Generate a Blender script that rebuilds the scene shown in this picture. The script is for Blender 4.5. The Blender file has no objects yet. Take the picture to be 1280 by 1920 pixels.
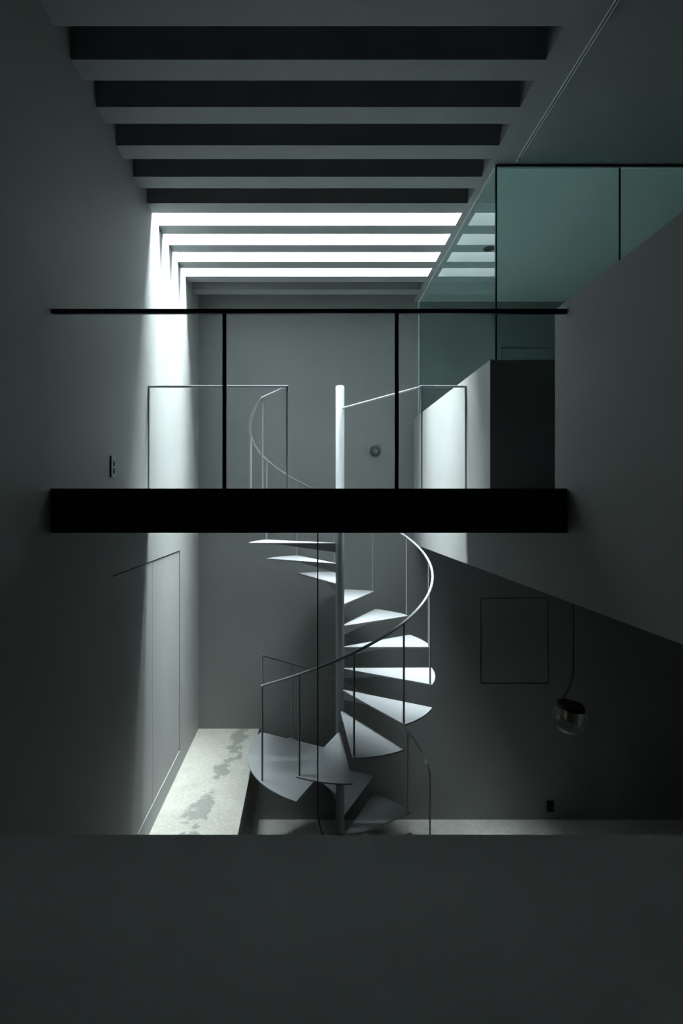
import bpy, math, random
from mathutils import Vector
random.seed(4)
scene = bpy.context.scene
C = scene.collection

# ------------------------------------------------------------------ camera, sky, exposure
E = 3.855                      # eye height above the lower floor; heights below are given from eye level
cam_d = bpy.data.cameras.new('camera')
cam_d.lens = 17.0; cam_d.sensor_width = 36.0; cam_d.sensor_fit = 'AUTO'
cam_d.shift_x = (640 - 570) / 1920.0
cam_d.shift_y = (943 - 960) / 1920.0
cam_d.clip_start = 0.02
cam = bpy.data.objects.new('camera', cam_d); C.objects.link(cam)
cam.location = (0, 0, E); cam.rotation_euler = (math.pi / 2, 0, 0)
scene.camera = cam

SKY = 330.0
world = bpy.data.worlds.new('overcast_sky'); scene.world = world
world.use_nodes = True
bg = world.node_tree.nodes['Background']
bg.inputs['Color'].default_value = (0.92, 0.98, 1.0, 1)
bg.inputs['Strength'].default_value = SKY

scene.view_settings.view_transform = 'Standard'
scene.view_settings.look = 'None'
scene.view_settings.gamma = 1.0
scene.view_settings.exposure = 0.0
scene.view_settings.use_curve_mapping = False

# ------------------------------------------------------------------ main measures (metres, from eye level)
XL = -1.285                    # left wall face
XP = 1.335                     # parapet face / right edge of the beam bays
XG = 1.390                     # side glass plane
YB = 5.887                     # back wall face
H = 2.45                       # beam soffit / flat ceiling
BEAM_H = 0.70                  # depth of the ceiling beams
SHAFT = 2.20                   # skylight height above the soffits, on an unseen shaft added to narrow the light
PITCH, B0, BW = 0.3200, 2.673, 0.132
YF, YE = 2.455, 4.0            # bridge front and far edge
ZF = -E                        # lower floor
ZS = -2.748                    # walkway top
YR, XR = -3.0, 5.2             # rear and right end of the place

# daylight portal: it only tells the renderer where the sky opening of the roof is
S0, S1 = B0 + 4 * PITCH + BW, B0 + 8 * PITCH          # the four open bays
A0, A1 = S0 - 0.55, S1 + 0.50                         # the added shaft above them is longer, to spread the light along y
ld = bpy.data.lights.new('skylight_portal', 'AREA'); ld.shape = 'RECTANGLE'
ld.size = XP - XL; ld.size_y = A1 - A0
ld.cycles.is_portal = True
lo = bpy.data.objects.new('skylight_portal', ld); C.objects.link(lo)
lo.location = ((XP + XL) / 2, (A0 + A1) / 2, E + H + SHAFT - 0.004)

# ------------------------------------------------------------------ materials
def mat(name, col, rough=0.6, metal=0.0, spec=0.5, mottle=0.0, scale=3.0, bump=0.0, bscale=60.0):
    m = bpy.data.materials.new(name); m.use_nodes = True
    nt = m.node_tree; b = nt.nodes['Principled BSDF']
    b.inputs['Base Color'].default_value = (*col, 1)
    b.inputs['Roughness'].default_value = rough
    b.inputs['Metallic'].default_value = metal
    b.inputs['Specular IOR Level'].default_value = spec
    if mottle or bump:
        tc = nt.nodes.new('ShaderNodeTexCoord')
    if mottle:
        n = nt.nodes.new('ShaderNodeTexNoise'); n.inputs['Scale'].default_value = scale
        n.inputs['Detail'].default_value = 6
        nt.links.new(tc.outputs['Object'], n.inputs['Vector'])
        r = nt.nodes.new('ShaderNodeValToRGB')
        r.color_ramp.elements[0].position = 0.3; r.color_ramp.elements[1].position = 0.7
        r.color_ramp.elements[0].color = (*[c * (1 - mottle) for c in col], 1)
        r.color_ramp.elements[1].color = (*[min(1, c * (1 + mottle)) for c in col], 1)
        nt.links.new(n.outputs['Fac'], r.inputs['Fac'])
        nt.links.new(r.outputs['Color'], b.inputs['Base Color'])
    if bump:
        n2 = nt.nodes.new('ShaderNodeTexNoise'); n2.inputs['Scale'].default_value = bscale
        n2.inputs['Detail'].default_value = 4
        nt.links.new(tc.outputs['Object'], n2.inputs['Vector'])
        bp = nt.nodes.new('ShaderNodeBump'); bp.inputs['Strength'].default_value = bump
        bp.inputs['Distance'].default_value = 0.002
        nt.links.new(n2.outputs['Fac'], bp.inputs['Height'])
        nt.links.new(bp.outputs['Normal'], b.inputs['Normal'])
    return m

def glass(name, tint, ior=1.45):
    m = bpy.data.materials.new(name); m.use_nodes = True
    nt = m.node_tree; nt.nodes.clear()
    o = nt.nodes.new('ShaderNodeOutputMaterial'); mx = nt.nodes.new('ShaderNodeMixShader')
    t = nt.nodes.new('ShaderNodeBsdfTransparent'); g = nt.nodes.new('ShaderNodeBsdfGlossy')
    f = nt.nodes.new('ShaderNodeFresnel')
    t.inputs['Color'].default_value = (*tint, 1)
    g.inputs['Color'].default_value = (0.92, 1.0, 0.98, 1); g.inputs['Roughness'].default_value = 0.0
    f.inputs['IOR'].default_value = ior
    ge = nt.nodes.new('ShaderNodeNewGeometry'); iv = nt.nodes.new('ShaderNodeMath'); iv.operation = 'SUBTRACT'
    iv.inputs[0].default_value = 1.0; nt.links.new(ge.outputs['Backfacing'], iv.inputs[1])
    mu = nt.nodes.new('ShaderNodeMath'); mu.operation = 'MULTIPLY'      # reflect on the outer faces only
    nt.links.new(f.outputs['Fac'], mu.inputs[0]); nt.links.new(iv.outputs[0], mu.inputs[1])
    nt.links.new(mu.outputs[0], mx.inputs['Fac'])
    nt.links.new(t.outputs['BSDF'], mx.inputs[1]); nt.links.new(g.outputs['BSDF'], mx.inputs[2])
    nt.links.new(mx.outputs['Shader'], o.inputs['Surface'])
    return m

GREY = (0.30, 0.315, 0.308)
M = {
    'paint': mat('grey_wall_paint', GREY, 0.65, spec=0.3, mottle=0.035, scale=2.2, bump=0.12, bscale=90),
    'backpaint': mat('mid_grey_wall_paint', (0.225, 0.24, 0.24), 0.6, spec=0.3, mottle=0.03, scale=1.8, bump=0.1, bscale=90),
    'ceil': mat('grey_ceiling_paint', (0.27, 0.285, 0.287), 0.6, spec=0.3, mottle=0.02, scale=2.0),
    'ceil_bright': mat('brightened_ceiling_paint', (0.60, 0.64, 0.63), 0.6, spec=0.3, mottle=0.02, scale=2.0),  # ceiling grey lightened so the ceiling behind the glass looks better lit
    'loft': mat('grey_loft_paint', (0.36, 0.38, 0.37), 0.6, spec=0.3, mottle=0.03, scale=2.0),
    'steel': mat('grey_painted_steel', (0.26, 0.28, 0.29), 0.6, spec=0.3, mottle=0.02, scale=8),
    'black': mat('black_painted_steel', (0.006, 0.008, 0.010), 0.45, spec=0.25, mottle=0.1, scale=5),
    'gap': mat('shadow_gap', (0.01, 0.011, 0.012), 0.9, mottle=0.1, scale=9),
    'dark': mat('black_plastic', (0.005, 0.0055, 0.0055), 0.5, spec=0.3, mottle=0.1, scale=20),
    'plate': mat('grey_plastic', (0.33, 0.36, 0.37), 0.4, mottle=0.03, scale=20),
    'chrome': mat('polished_metal', (0.75, 0.78, 0.78), 0.15, metal=1.0, mottle=0.04, scale=30),
    'alu': mat('white_anodised_aluminium', (0.86, 0.89, 0.89), 0.35, metal=0.0, mottle=0.03, scale=30),
    'brass': mat('aged_brass', (0.34, 0.29, 0.17), 0.35, metal=1.0, mottle=0.08, scale=30),
    'glass': glass('green_tinted_glass', (0.885, 0.975, 0.96), 1.65),
    'clear': glass('clear_lamp_glass', (0.95, 0.96, 0.96), 1.7),
    'skyglass': glass('skylight_glass', (0.97, 0.985, 0.985), 1.2),
}

def concrete(name, light, dark, th=0.56, scale=1.0, band=False):
    m = bpy.data.materials.new(name); m.use_nodes = True
    nt = m.node_tree; b = nt.nodes['Principled BSDF']; b.inputs['Roughness'].default_value = 0.7
    b.inputs['Specular IOR Level'].default_value = 0.3
    tc = nt.nodes.new('ShaderNodeTexCoord')
    def noise(s, d=8, rough=0.6, dist=0.0):
        n = nt.nodes.new('ShaderNodeTexNoise'); n.inputs['Scale'].default_value = s * scale
        n.inputs['Detail'].default_value = d; n.inputs['Roughness'].default_value = rough
        n.inputs['Distortion'].default_value = dist
        nt.links.new(tc.outputs['Object'], n.inputs['Vector']); return n
    def ramp(n, p0, p1, c0, c1):
        r = nt.nodes.new('ShaderNodeValToRGB')
        r.color_ramp.elements[0].position = p0; r.color_ramp.elements[1].position = p1
        r.color_ramp.elements[0].color = (*c0, 1); r.color_ramp.elements[1].color = (*c1, 1)
        nt.links.new(n.outputs['Fac'], r.inputs['Fac']); return r
    base = ramp(noise(4.5), 0.3, 0.7, [c * 0.82 for c in light], light)
    mn = noise(2.6 if not band else 5.0, 9, 0.62, 0.4)
    if band:        # damp stain that wanders along the middle of the walkway
        sx = nt.nodes.new('ShaderNodeSeparateXYZ'); nt.links.new(tc.outputs['Object'], sx.inputs[0])
        def mth(op, a, b):
            n = nt.nodes.new('ShaderNodeMath'); n.operation = op
            for i, q in enumerate((a, b)):
                if isinstance(q, (int, float)): n.inputs[i].default_value = q
                else: nt.links.new(q, n.inputs[i])
            return n.outputs[0]
        dd = mth('ABSOLUTE', mth('ADD', mth('ADD', sx.outputs['X'], mth('MULTIPLY', sx.outputs['Y'], -0.11)), 0.075), 0)
        class O: pass
        mn2 = O(); mn2.outputs = {'Fac': mth('SUBTRACT', mn.outputs['Fac'], mth('MULTIPLY', dd, 1.15))}
        mn = mn2
    mask = ramp(mn, th, th + 0.05, (0, 0, 0), (1, 1, 1))
    fine = ramp(noise(38, 4), 0.3, 0.75, (0.78, 0.78, 0.78), (1.05, 1.05, 1.05))
    mx = nt.nodes.new('ShaderNodeMixRGB'); mx.inputs['Color2'].default_value = (*dark, 1)
    nt.links.new(mask.outputs['Color'], mx.inputs['Fac']); nt.links.new(base.outputs['Color'], mx.inputs['Color1'])
    mu = nt.nodes.new('ShaderNodeMixRGB'); mu.blend_type = 'MULTIPLY'; mu.inputs['Fac'].default_value = 1
    nt.links.new(mx.outputs['Color'], mu.inputs['Color1']); nt.links.new(fine.outputs['Color'], mu.inputs['Color2'])
    nt.links.new(mu.outputs['Color'], b.inputs['Base Color'])
    bp = nt.nodes.new('ShaderNodeBump'); bp.inputs['Strength'].default_value = 0.2; bp.inputs['Distance'].default_value = 0.003
    nt.links.new(fine.outputs['Color'], bp.inputs['Height']); nt.links.new(bp.outputs['Normal'], b.inputs['Normal'])
    return m
M['concrete'] = concrete('stained_concrete', (0.38, 0.385, 0.345), (0.205, 0.218, 0.20), 0.43, 1.0, True)
M['floor'] = concrete('plain_concrete', (0.56, 0.57, 0.53), (0.48, 0.49, 0.455), 0.6, 0.8)

# ------------------------------------------------------------------ helpers
class MB:
    """collects geometry in eye-level coordinates"""
    def __init__(s): s.v = []; s.f = []; s.smooth = []
    def add(s, vs, fs, sm=False):
        o = len(s.v); s.v += [tuple(v) for v in vs]
        s.f += [tuple(i + o for i in f) for f in fs]; s.smooth += [sm] * len(fs); return s
    def box(s, x0, x1, y0, y1, z0, z1):
        v = [(x, y, z) for z in (z0, z1) for y in (y0, y1) for x in (x0, x1)]
        return s.add(v, [(0, 2, 3, 1), (4, 5, 7, 6), (0, 1, 5, 4), (2, 6, 7, 3), (0, 4, 6, 2), (1, 3, 7, 5)])
    def prism(s, poly, z0, z1):          # poly counter-clockwise in x, y
        n = len(poly)
        v = [(x, y, z0) for x, y in poly] + [(x, y, z1) for x, y in poly]
        f = [tuple(range(n - 1, -1, -1)), tuple(range(n, 2 * n))]
        f += [(i, (i + 1) % n, n + (i + 1) % n, n + i) for i in range(n)]
        return s.add(v, f)
    def tube(s, pts, r, n=10, flat=None):
        """round tube along a polyline; flat=(half width, half height) makes a bar with upright section"""
        pts = [Vector(p) for p in pts]; rings = []
        up = Vector((0, 0, 1))
        for i, p in enumerate(pts):
            a = pts[max(0, i - 1)]; b = pts[min(len(pts) - 1, i + 1)]
            t = (b - a).normalized()
            if 0 < i < len(pts) - 1:
                d1 = (p - a).normalized(); d2 = (b - p).normalized(); t = (d1 + d2).normalized()
            ref = up if abs(t.z) < 0.95 else Vector((0, 1, 0))
            u = t.cross(ref).normalized(); w = u.cross(t).normalized()
            if flat:
                ring = [p + u * (sx * flat[0]) + w * (sz * flat[1]) for sx, sz in ((-1, -1), (1, -1), (1, 1), (-1, 1))]
            else:
                ring = [p + u * (r * math.cos(2 * math.pi * j / n)) + w * (r * math.sin(2 * math.pi * j / n)) for j in range(n)]
            rings.append(ring)
        m = len(rings[0]); v = [q for rg in rings for q in rg]; f = []
        for i in range(len(rings) - 1):
            for j in range(m):
                f.append((i * m + j, i * m + (j + 1) % m, (i + 1) * m + (j + 1) % m, (i + 1) * m + j))
        s.add(v, f, flat is None)
        s.add(rings[0], [tuple(range(m - 1, -1, -1))]); s.add(rings[-1], [tuple(range(m))])
        return s
    def lathe(s, prof, c, n=32, tilt=0.0, axis='Z', closed=True, sm=True):
        """profile of (radius, height) turned about an axis through c"""
        v = []
        for r, h in prof:
            for j in range(n):
                a = 2 * math.pi * j / n
                q = Vector((r * math.cos(a), r * math.sin(a), h))
                if axis == 'Y': q = Vector((q.x, -q.z, q.y))
                if tilt: q = Vector((q.x * math.cos(tilt) + q.z * math.sin(tilt), q.y, -q.x * math.sin(tilt) + q.z * math.cos(tilt)))
                v.append(Vector(c) + q)
        f = []
        for i in range(len(prof) - 1):
            for j in range(n):
                f.append((i * n + j, i * n + (j + 1) % n, (i + 1) * n + (j + 1) % n, (i + 1) * n + j))
        s.add(v, f, sm)
        return s
    def build(s, name, m, parent=None, base=None):
        v = [Vector(p) + Vector((0, 0, E)) for p in s.v]
        if base is None:
            lo = [min(p[i] for p in v) for i in range(3)]; hi = [max(p[i] for p in v) for i in range(3)]
            base = Vector(((lo[0] + hi[0]) / 2, (lo[1] + hi[1]) / 2, lo[2]))
        else:
            base = Vector(base) + Vector((0, 0, E))
        me = bpy.data.meshes.new(name)
        me.from_pydata([tuple(p - base) for p in v], [], s.f)
        me.polygons.foreach_set('use_smooth', s.smooth)
        me.materials.append(M[m]); me.update()
        o = bpy.data.objects.new(name, me); C.objects.link(o)
        if parent:
            o.parent = parent
            w = Vector((0, 0, 0)); q = parent
            while q: w += q.location; q = q.parent
            o.location = base - w
        else:
            o.location = base
        return o

def box(name, m, parent, *b): return MB().box(*b).build(name, m, parent)
def empty(name, x, y, z):
    o = bpy.data.objects.new(name, None); C.objects.link(o); o.location = (x, y, z + E)
    o.empty_display_size = 0.1; return o
def tag(o, label=None, cat=None, group=None, kind=None):
    if label: o['label'] = label
    if cat: o['category'] = cat
    if group: o['group'] = group
    if kind: o['kind'] = kind
    return o
def struct(o, label, cat): return tag(o, label, cat, kind='structure')

def wall_cells(mb, plane, t0, t1, u, z, holes):
    """wall from boxes around its openings; plane 'X' (runs along y) or 'Y' (runs along x)"""
    us = sorted({u[0], u[1], *[h[0] for h in holes], *[h[1] for h in holes]})
    zs = sorted({z[0], z[1], *[h[2] for h in holes], *[h[3] for h in holes]})
    for i in range(len(us) - 1):
        for j in range(len(zs) - 1):
            cu, cz = (us[i] + us[i + 1]) / 2, (zs[j] + zs[j + 1]) / 2
            if any(h[0] < cu < h[1] and h[2] < cz < h[3] for h in holes): continue
            if plane == 'X': mb.box(t0, t1, us[i], us[i + 1], zs[j], zs[j + 1])
            else: mb.box(us[i], us[i + 1], t0, t1, zs[j], zs[j + 1])
    return mb

# ------------------------------------------------------------------ the shell
TOP = H + BEAM_H
struct(box('floor', 'floor', None, XL - 0.3, XR + 0.3, YR - 0.3, YB + 0.3, ZF - 0.25, ZF), 'pale concrete floor of the lower room', 'floor')
struct(box('floor_loft', 'loft', None, XL, XR, YR, 1.414, ZF, -0.97), 'smooth dark grey raised floor edge across the whole foreground', 'floor')

# left wall with the wide flush door
D0, D1, DZ0, DZ1 = 3.245, 5.003, -2.565, -0.490
w = wall_cells(MB(), 'X', XL - 0.25, XL, (YR - 0.3, YB + 0.3), (ZF, TOP + 0.04), [(D0, D1, DZ0, DZ1)]).build('wall_left', 'paint')
struct(w, 'tall grey painted wall on the left with a bright strip of skylight', 'wall')
d = empty('door_1', XL - 0.03, (D0 + D1) / 2, DZ0)
struct(d, 'wide flush grey double door set in the left wall above the walkway', 'door')
box('backing', 'gap', d, XL - 0.24, XL - 0.06, D0 - 0.02, D1 + 0.02, DZ0 - 0.02, DZ1 + 0.02)
dm = 4.117
box('door_leaf', 'paint', d, XL - 0.055, XL - 0.006, D0 + 0.005, dm - 0.0025, DZ0 + 0.004, DZ1 - 0.009)
box('door_leaf', 'paint', d, XL - 0.055, XL - 0.006, dm + 0.0025, D1 - 0.004, DZ0 + 0.004, DZ1 - 0.009)

# back wall with hatch and far door openings
HA = (2.148, 2.979, -2.200, -1.155)
FD = (2.400, 3.260, 0.0, 1.890)
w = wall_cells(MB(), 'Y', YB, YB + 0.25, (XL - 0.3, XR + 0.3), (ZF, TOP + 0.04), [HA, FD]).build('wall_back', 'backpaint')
struct(w, 'grey painted back wall behind the spiral staircase', 'wall')
a = empty('access_panel', (HA[0] + HA[1]) / 2, YB, HA[2])
tag(a, 'flush square grey access panel in the dim back wall beside the pendant lamp', 'panel')
box('frame', 'gap', a, HA[0] - 0.02, HA[1] + 0.02, YB + 0.05, YB + 0.2, HA[2] - 0.02, HA[3] + 0.02)
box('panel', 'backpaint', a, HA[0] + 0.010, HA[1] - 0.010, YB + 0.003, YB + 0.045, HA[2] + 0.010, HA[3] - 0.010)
d2 = empty('door_2', (FD[0] + FD[1]) / 2, YB, FD[2])
struct(d2, 'flush grey door in the back wall seen through the green glass', 'door')
box('backing', 'gap', d2, FD[0] - 0.02, FD[1] + 0.02, YB + 0.05, YB + 0.2, FD[2] - 0.02, FD[3] + 0.02)
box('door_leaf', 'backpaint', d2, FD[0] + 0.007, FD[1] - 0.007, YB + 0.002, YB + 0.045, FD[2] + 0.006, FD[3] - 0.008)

struct(box('wall_right', 'paint', None, XR, XR + 0.25, YR - 0.3, YB + 0.3, ZF, TOP + 0.15), 'grey wall closing the right side, out of view', 'wall')
struct(box('wall_rear', 'paint', None, XL, XR, YR - 0.25, YR, ZF, TOP + 0.15), 'grey wall behind the viewer, out of view', 'wall')

# ceiling: flat part on the right and front, closed roof, beams
ce = empty('ceiling', (XL + XP) / 2, 3.4, H)
struct(ce, 'grey ceiling with a row of deep crosswise beams and flat part at right', 'ceiling')
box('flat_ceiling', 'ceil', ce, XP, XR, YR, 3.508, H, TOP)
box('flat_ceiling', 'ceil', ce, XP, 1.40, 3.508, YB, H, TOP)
box('room_ceiling', 'ceil_bright', ce, 1.40, XR, 3.508, YB, H, TOP)
box('front_ceiling', 'ceil', ce, XL, XP, YR, B0 - 3 * PITCH + BW, H, TOP)
box('roof_deck', 'ceil', ce, XL - 0.25, XR + 0.3, YR - 0.3, S0, TOP, TOP + 0.04)
box('roof_deck', 'ceil', ce, XL - 0.25, XR + 0.3, S1, YB + 0.3, TOP, TOP + 0.04)
box('roof_deck', 'ceil', ce, XP, XR + 0.3, S0, S1, TOP, TOP + 0.04)
sh = MB().box(XL - 0.15, XP + 0.15, A0 - 0.15, A0, TOP + 0.04, H + SHAFT).box(XL - 0.15, XP + 0.15, A1, A1 + 0.15, TOP + 0.04, H + SHAFT)
sh.box(XL - 0.15, XL, A0, A1, TOP + 0.04, H + SHAFT).box(XP, XP + 0.15, A0, A1, TOP + 0.04, H + SHAFT)
sh.build('added_light_shaft', 'ceil', ce)  # unseen shaft walls added above the roof to collimate the daylight
beam = None
for k in range(-2, 10):
    y = B0 + k * PITCH
    if beam is None:
        beam = box('beam', 'ceil', ce, XL, XP, y, y + BW, H, TOP)
    else:
        o = beam.copy(); C.objects.link(o); o.parent = ce
        o.location = beam.location + Vector((0, (k + 2) * PITCH, 0))
sk = empty('window_1', (XL + XP) / 2, (S0 + S1) / 2, H + SHAFT)
struct(sk, 'glazed skylight above the four bright bays between the far beams', 'window')
pw = (XP - XL + 0.2) / 3
for k in range(3):
    x0 = XL - 0.1 + k * pw
    if k == 0: pane = box('pane', 'skyglass', sk, x0, x0 + pw - 0.004, A0 - 0.1, A1 + 0.1, H + SHAFT, H + SHAFT + 0.008)
    else:
        o = pane.copy(); C.objects.link(o); o.parent = sk; o.location = pane.location + Vector((k * pw, 0, 0))

# upper floor on the right, parapet, glass partition
PT, PB = 1.028, -0.500          # parapet top and lower edge
UF = 0.014                      # upper floor level
P1, P2 = 2.575, 3.474           # opening in the parapet towards the bridge
struct(box('floor_upper', 'paint', None, XP + 0.12, XR, YR, YB, PB, UF), 'grey upper floor behind the right hand parapet', 'floor')
mb = MB()
mb.box(XP, XP + 0.12, YR, YB, PB, UF)
mb.box(XP, XP + 0.12, YR, P1, UF, PT)
mb.box(XP, XP + 0.12, P2, YB, UF, PT)
mb.box(XP + 0.12, XR, P2, P2 + 0.12, UF, PT)
struct(mb.build('wall_parapet', 'paint'), 'long solid grey parapet on the right with an opening onto the bridge', 'wall')

YG = 3.502
gp = empty('window_2', XG, YG, PT)
struct(gp, 'green tinted frameless glass partition standing on the parapet', 'window')
XJ = 2.287
box('pane', 'glass', gp, XG, XG + 0.010, YG + 0.012, YB - 0.004, PT, H - 0.012)
box('pane', 'glass', gp, XG + 0.006, XJ - 0.004, YG, YG + 0.010, PT, H - 0.022)
box('pane', 'glass', gp, XJ + 0.004, XR - 0.01, YG, YG + 0.010, PT, H - 0.022)
box('joint', 'black', gp, XG - 0.005, XG + 0.005, YG - 0.003, YG + 0.012, PT, H - 0.002)
box('joint', 'dark', gp, XJ - 0.004, XJ + 0.004, YG, YG + 0.010, PT, H - 0.010)
box('channel', 'alu', gp, XG - 0.003, XG + 0.013, YG + 0.012, YB, H - 0.012, H)
box('channel', 'alu', gp, XG + 0.006, XR, YG - 0.002, YG + 0.012, H - 0.022, H - 0.014)
box('channel', 'dark', gp, XG + 0.006, XR, YG, YG + 0.010, H - 0.014, H)
box('channel', 'alu', gp, XG - 0.002, XG + 0.012, YB - 0.008, YB, PT, H - 0.012)

# concrete walkway along the left wall
struct(box('floor_walkway', 'concrete', None, XL, -0.550, 1.414, YB, ZF, ZS), 'raised stained concrete walkway along the left wall under the door', 'walkway')

# ------------------------------------------------------------------ bridge and its black railing
br = empty('bridge', (XL + XP) / 2, (YF + YE) / 2, -0.152)
tag(br, 'black edged floor bridge spanning the void from wall to parapet', 'bridge')
box('deck', 'paint', br, XL, XP, YF + 0.012, YE, -0.150, UF)
box('fascia', 'black', br, XL, XP, YF, YF + 0.012, -0.152, 0.073)

def px(x, y): return (x - 570) / 906.67 * y
rl = empty('bridge_railing', (XL + XP) / 2, YF + 0.006, 0.073)
tag(rl, 'thin black steel railing with two posts along the front of the bridge', 'railing')
box('top_rail', 'black', rl, XL, XP, YF - 0.002, YF + 0.016, 0.963, 0.985)
for x in (421, 743):
    c = px(x, YF + 0.01)
    box('post', 'black', rl, c - 0.0095, c + 0.0095, YF, YF + 0.012, 0.0735, 0.963)

# pale guard rails on the far edge of the bridge
RZ = 0.958
g = empty('guard_rail', (XL + px(540, YE)) / 2, YE - 0.02, UF)
tag(g, 'slim pale grey guard rail from left wall to stair head', 'railing')
xr = px(538, YE)
MB().tube([(XL + 0.002, YE - 0.02, RZ), (xr + 0.012, YE - 0.02, RZ)], 0.0100, 12).build('top_rail', 'steel', g)
for x in (XL + 0.007, xr): box('post', 'steel', g, x - 0.006, x + 0.006, YE - 0.026, YE - 0.014, UF, RZ - 0.006)
g2 = empty('guard_rail', (px(788, YE) + XP) / 2, YE - 0.02, UF)
tag(g2, 'slim pale grey guard rail from stair head to right parapet', 'railing')
xq = px(789, YE)
MB().tube([(xq - 0.014, YE - 0.02, RZ), (XP - 0.002, YE - 0.02, RZ)], 0.0100, 12).build('top_rail', 'steel', g2)
for x in (xq, XP - 0.008): box('post', 'steel', g2, x - 0.006, x + 0.006, YE - 0.026, YE - 0.014, UF, RZ - 0.006)

# ------------------------------------------------------------------ spiral staircase
CX, CY, R = 0.363, 4.900, 0.931
T0, DT, RISE, Z0 = 207.3, 29.52, 0.2107, -0.1965
rad = math.radians
def on(a, r, z): return (CX + r * math.cos(rad(a)), CY + r * math.sin(rad(a)), z)
st = empty('spiral_staircase', CX, CY, ZF)
tag(st, 'pale grey painted steel spiral staircase with wedge treads and slim railing', 'staircase')
mb = MB(); rp = 0.043
mb.lathe([(0, 0.0), (rp, 0.0), (rp, 1.178 - ZF), (rp - 0.004, 1.183 - ZF), (0, 1.183 - ZF)], (CX, CY, ZF), 32)
mb.build('center_pole', 'steel', st)
TH = 0.012
def tread_mesh(span, name):
    n = max(6, int(span / 3)); poly = []
    ri = 0.040
    for i in range(n + 1):
        a = rad(-span * i / n); poly.append((R * math.cos(a), R * math.sin(a)))
    for i in (1, 0.5, 0):
        a = rad(-span * i); poly.append((ri * math.cos(a), ri * math.sin(a)))
    poly.reverse()
    m = MB().prism(poly, -TH, 0.0)
    me = bpy.data.meshes.new(name); me.from_pydata(m.v, [], m.f); me.materials.append(M['steel']); me.update()
    return me
def rib_mesh(ang):
    """triangular bracket plate below a tread, deep at the pole and thinning outwards"""
    L, h, t = 0.80, 0.085, 0.004
    v = [(0.03, -t, -TH), (L, -t, -TH), (L, -t, -TH - 0.004), (0.03, -t, -TH - h), (0.03, t, -TH), (L, t, -TH), (L, t, -TH - 0.004), (0.03, t, -TH - h)]
    c, s = math.cos(rad(ang)), math.sin(rad(ang))
    v = [(x * c - y * s, x * s + y * c, z) for x, y, z in v]
    me = bpy.data.meshes.new('bracket')
    me.from_pydata(v, [], [(0, 1, 2, 3), (7, 6, 5, 4), (0, 4, 5, 1), (1, 5, 6, 2), (2, 6, 7, 3), (3, 7, 4, 0)])
    me.materials.append(M['steel']); me.update(); return me
me_t, me_r = tread_mesh(DT, 'tread'), rib_mesh(-DT / 2)
me_l = tread_mesh(31.2, 'tread')
def tread(name, me, a, z, rib):
    o = bpy.data.objects.new(name, me); C.objects.link(o); o.parent = st
    o.location = (0, 0, z - ZF); o.rotation_euler = (0, 0, rad(a))
    b = bpy.data.objects.new('bracket', rib); C.objects.link(b); b.parent = o
    return o
RB, PR = 0.907, 0.0088          # baluster circle and baluster radius
RA0, RZ0, RA1, RZ1 = 215.0, 0.950, -145.5, -1.660      # upper handrail: start and end angle and height
def rail_z(a): return RZ0 + (RZ1 - RZ0) * (RA0 - a) / (RA0 - RA1)
LA0, LZ0, LA1, LZ1 = 155.0, -1.664, -1.5, -2.750
def lrail_z(a): return LZ0 + (LZ1 - LZ0) * (LA0 - a) / (LA0 - LA1)
def baluster(a, z0, z1):
    MB().tube([on(a, RB, z0), on(a, RB, z1)], PR, 10).build('baluster', 'steel', st)
for j in range(11):
    a = T0 - DT * j; z = Z0 - RISE * j
    tread('tread', me_t, a, z, me_r)
    af = a - DT + 1.0
    baluster(af, z, rail_z(af))
# wide landing beside the walkway
ZL = Z0 - RISE * 11
tread('landing', tread_mesh(242.6 - 154.0, 'landing'), 242.6, ZL, rib_mesh(-44))
baluster(RA1 + 0.6, ZL, RZ1); baluster(154.8, ZL, LZ0)
LS = [-2.749, -2.985, -3.220, -3.432, -3.644]
for i, z in enumerate(LS):
    a = 154.0 - 31.2 * i
    tread('tread', me_l, a, z, me_r)
    af = a - 31.2 + 1.0
    baluster(af, z, lrail_z(af))
# head landing plate joining the bridge
poly = [(px(540, YE), YE), (px(788, YE), YE), (CX, CY), on(T0, R, 0)[:2]]
MB().prism(poly, UF - TH, UF).build('head_landing', 'steel', st)
baluster(RA0, UF, RZ0)
pts = [(xr, YE - 0.003, RZ)] + [on(RA0 + (RA1 - RA0) * i / 96, RB, rail_z(RA0 + (RA1 - RA0) * i / 96)) for i in range(97)]
MB().tube(pts, 0.0120, 12).build('handrail', 'steel', st)
pts = [on(LA0 + (LA1 - LA0) * i / 44, RB, lrail_z(LA0 + (LA1 - LA0) * i / 44)) for i in range(45)]
MB().tube(pts, 0.0110, 12).build('handrail', 'steel', st)
MB().tube([(CX + 0.03, CY - 0.028, RZ - 0.002), (xq - 0.006, YE + 0.004, RZ)], 0.010, 12).build('handrail', 'steel', st)

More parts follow.
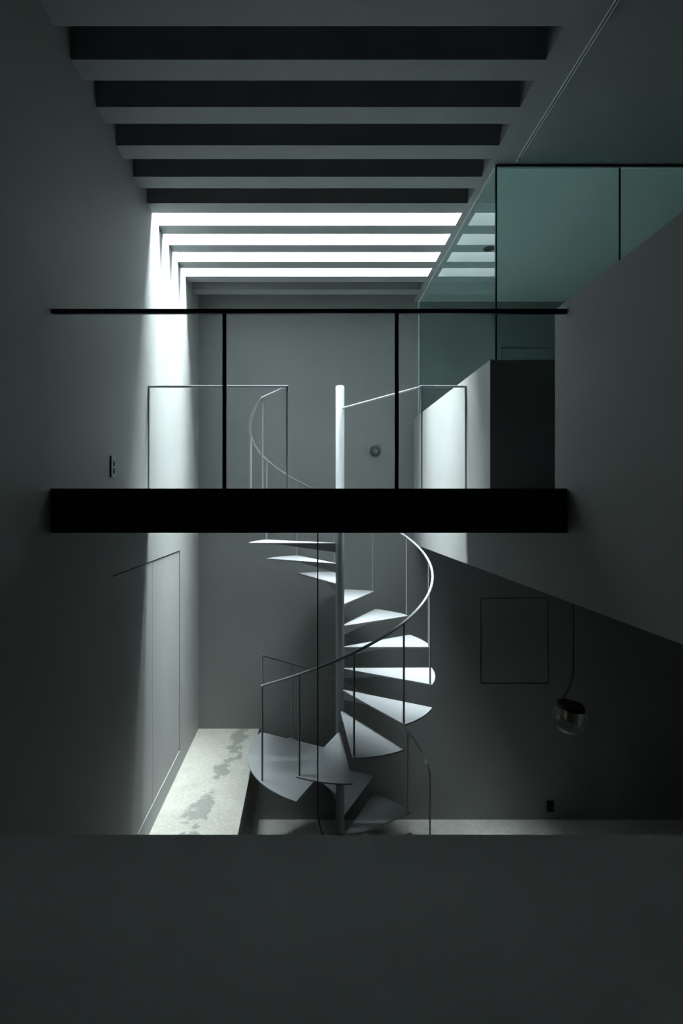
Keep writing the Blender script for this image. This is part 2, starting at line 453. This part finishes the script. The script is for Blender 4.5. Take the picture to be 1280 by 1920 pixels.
# ------------------------------------------------------------------ lamps and fittings
def sphere_prof(r, a0, a1, n=20):
    return [(r * math.sin(rad(a0 + (a1 - a0) * i / n)), r * math.cos(rad(a0 + (a1 - a0) * i / n))) for i in range(n + 1)]
def pendant(c, r, ztop, side, label):
    """clear globe with a broad dark cap; the cord ends on the cap's rim, so the globe hangs askew"""
    x, y, z = c; ti = -side * 0.12
    p = empty('pendant_lamp', x, y, z - r)
    tag(p, label, 'lamp', 'glass globe pendants')
    def loc(q):     # lamp-local point, tilted
        return Vector((x + q[0] * math.cos(ti) + q[2] * math.sin(ti), y + q[1], z - q[0] * math.sin(ti) + q[2] * math.cos(ti)))
    MB().lathe(sphere_prof(r, 50, 180) + list(reversed(sphere_prof(r - 0.004, 50, 180))), c, 40, ti).build('globe', 'clear', p)
    rc, h0 = r * 0.80, r * 0.64
    MB().lathe([(0, h0 - 0.006), (rc, h0 - 0.006), (rc, h0 + 0.022), (rc - 0.012, h0 + 0.034), (0, h0 + 0.036)], c, 40, ti, sm=False).build('cap', 'dark', p)
    so = MB().lathe([(0, h0 - 0.105), (0.026, h0 - 0.105), (0.040, h0 - 0.100), (0.044, h0 - 0.09), (0.044, h0 - 0.005)], c, 24, ti).build('socket', 'brass', p)
    MB().lathe([(r_, h_ + h0 - 0.108) for r_, h_ in sphere_prof(0.022, 0, 180, 10)], c, 20, ti).build('bulb', 'clear', so)
    e = loc((side * rc * 0.78, 0, h0 + 0.03)); pts = []
    xs = e.x - side * 0.092
    top = Vector((xs, y, ztop)); bend = Vector((xs, y, e.z + 0.27))
    pts = [top, (top + bend) / 2, bend]
    for i in range(1, 15):
        t = i / 14
        pts.append(bend * (1 - t) ** 3 + Vector((xs, y, e.z + 0.13)) * (3 * t * (1 - t) ** 2) + (e + Vector((-side * 0.035, 0, 0.075))) * (3 * t * t * (1 - t)) + e * t ** 3)
    MB().tube(pts, 0.0035, 8).build('cord', 'dark', p)
    MB().lathe([(0, 0), (0.022, 0), (0.022, 0.012), (0, 0.012)], (xs, y, ztop - 0.012), 20, sm=False).build('ceiling_rose', 'dark', p)
yp = 3.60
pendant((px(1067, yp), yp, -(1346 - 943) / 906.67 * yp), 0.119, PB, -1, 'clear glass globe pendant lamp hanging from a black cord before the dark back wall')
yp = 2.66
pendant((px(606, yp), yp, -2.06), 0.119, -0.150, 1, 'thin black pendant cord hanging below the bridge in front of the staircase')

wl = empty('wall_lamp', (702 - 570) / 154.0, YB, 0.56)
tag(wl, 'small round glass ball wall lamp above the bridge on the back wall', 'lamp')
cw = ((702.5 - 570) / 154.0, YB, (943 - 846.5) / 154.0)
MB().lathe([(0, 0), (0.060, 0), (0.060, 0.014), (0.052, 0.020), (0, 0.020)], cw, 32, axis='Y', sm=False).build('base', 'dark', wl)
cg = (cw[0], YB - 0.070, cw[2])
MB().lathe(sphere_prof(0.075, 0, 140) + list(reversed(sphere_prof(0.072, 0, 140))), cg, 40, axis='Y').build('globe', 'clear', wl)
bs = MB().lathe([(0.024, 0.018), (0.024, 0.055), (0.018, 0.060), (0.012, 0.060), (0.012, 0.045), (0, 0.045)], (cw[0] + 0.006, YB, cw[2] + 0.004), 24, axis='Y', sm=False).build('socket', 'chrome', wl)
MB().lathe([(r_, h_ + 0.062) for r_, h_ in sphere_prof(0.011, 0, 180, 10)], (cw[0] + 0.006, YB, cw[2] + 0.004), 20, axis='Y').build('bulb', 'clear', bs)

dl = empty('downlight', 1.777, 4.658, H)
tag(dl, 'small round dark recessed downlight in the ceiling behind the glass', 'light')
cd = (1.777, 4.658, H)
MB().lathe([(0.050, 0), (0.050, -0.006), (0.040, -0.006), (0.038, -0.001)], cd, 32, sm=False).build('trim_ring', 'dark', dl)
MB().lathe([(0.039, -0.0012), (0, -0.0012)], cd, 32, sm=False).build('lens', 'dark', dl)

tr = empty('ceiling_track', 1.522, 2.2, H)
tag(tr, 'thin twin line aluminium track running along the flat ceiling', 'track')
for s in (-1, 1): box('rail', 'alu', tr, 1.522 + s * 0.0075 - 0.0022, 1.522 + s * 0.0075 + 0.0022, 0.6, 3.425 + s * -0.012, H - 0.010, H)
box('web', 'dark', tr, 1.5167, 1.5273, 0.6, 3.41, H - 0.003, H)
MB().lathe([(0, 0), (0.008, 0), (0.008, 0.014), (0, 0.014)], (1.516, 3.448, H - 0.014), 14, sm=False).build('end_cap', 'alu', tr)

yo = 3.235
ws = empty('wall_socket', XL, yo, 0.18)
tag(ws, 'small upright grey socket plate low on the left wall above the bridge', 'socket')
box('plate', 'plate', ws, XL, XL + 0.010, yo - 0.035, yo + 0.035, 0.172, 0.312)
box('side_edge', 'dark', ws, XL, XL + 0.011, yo - 0.0365, yo - 0.035, 0.172, 0.312)
for z in (0.200, 0.246): box('outlet', 'dark', ws, XL + 0.010, XL + 0.0125, yo - 0.004, yo + 0.018, z, z + 0.034)
wo = empty('wall_socket', (1031 - 570) / 154.0, YB, -3.75)
tag(wo, 'small black socket plate low on the back wall at right above the floor', 'socket')
xo = (1031 - 570) / 154.0
box('plate', 'dark', wo, xo - 0.042, xo + 0.042, YB - 0.010, YB, -3.755, -3.625)
for z in (-3.735, -3.680): box('outlet', 'gap', wo, xo - 0.018, xo + 0.018, YB - 0.013, YB - 0.010, z, z + 0.034)
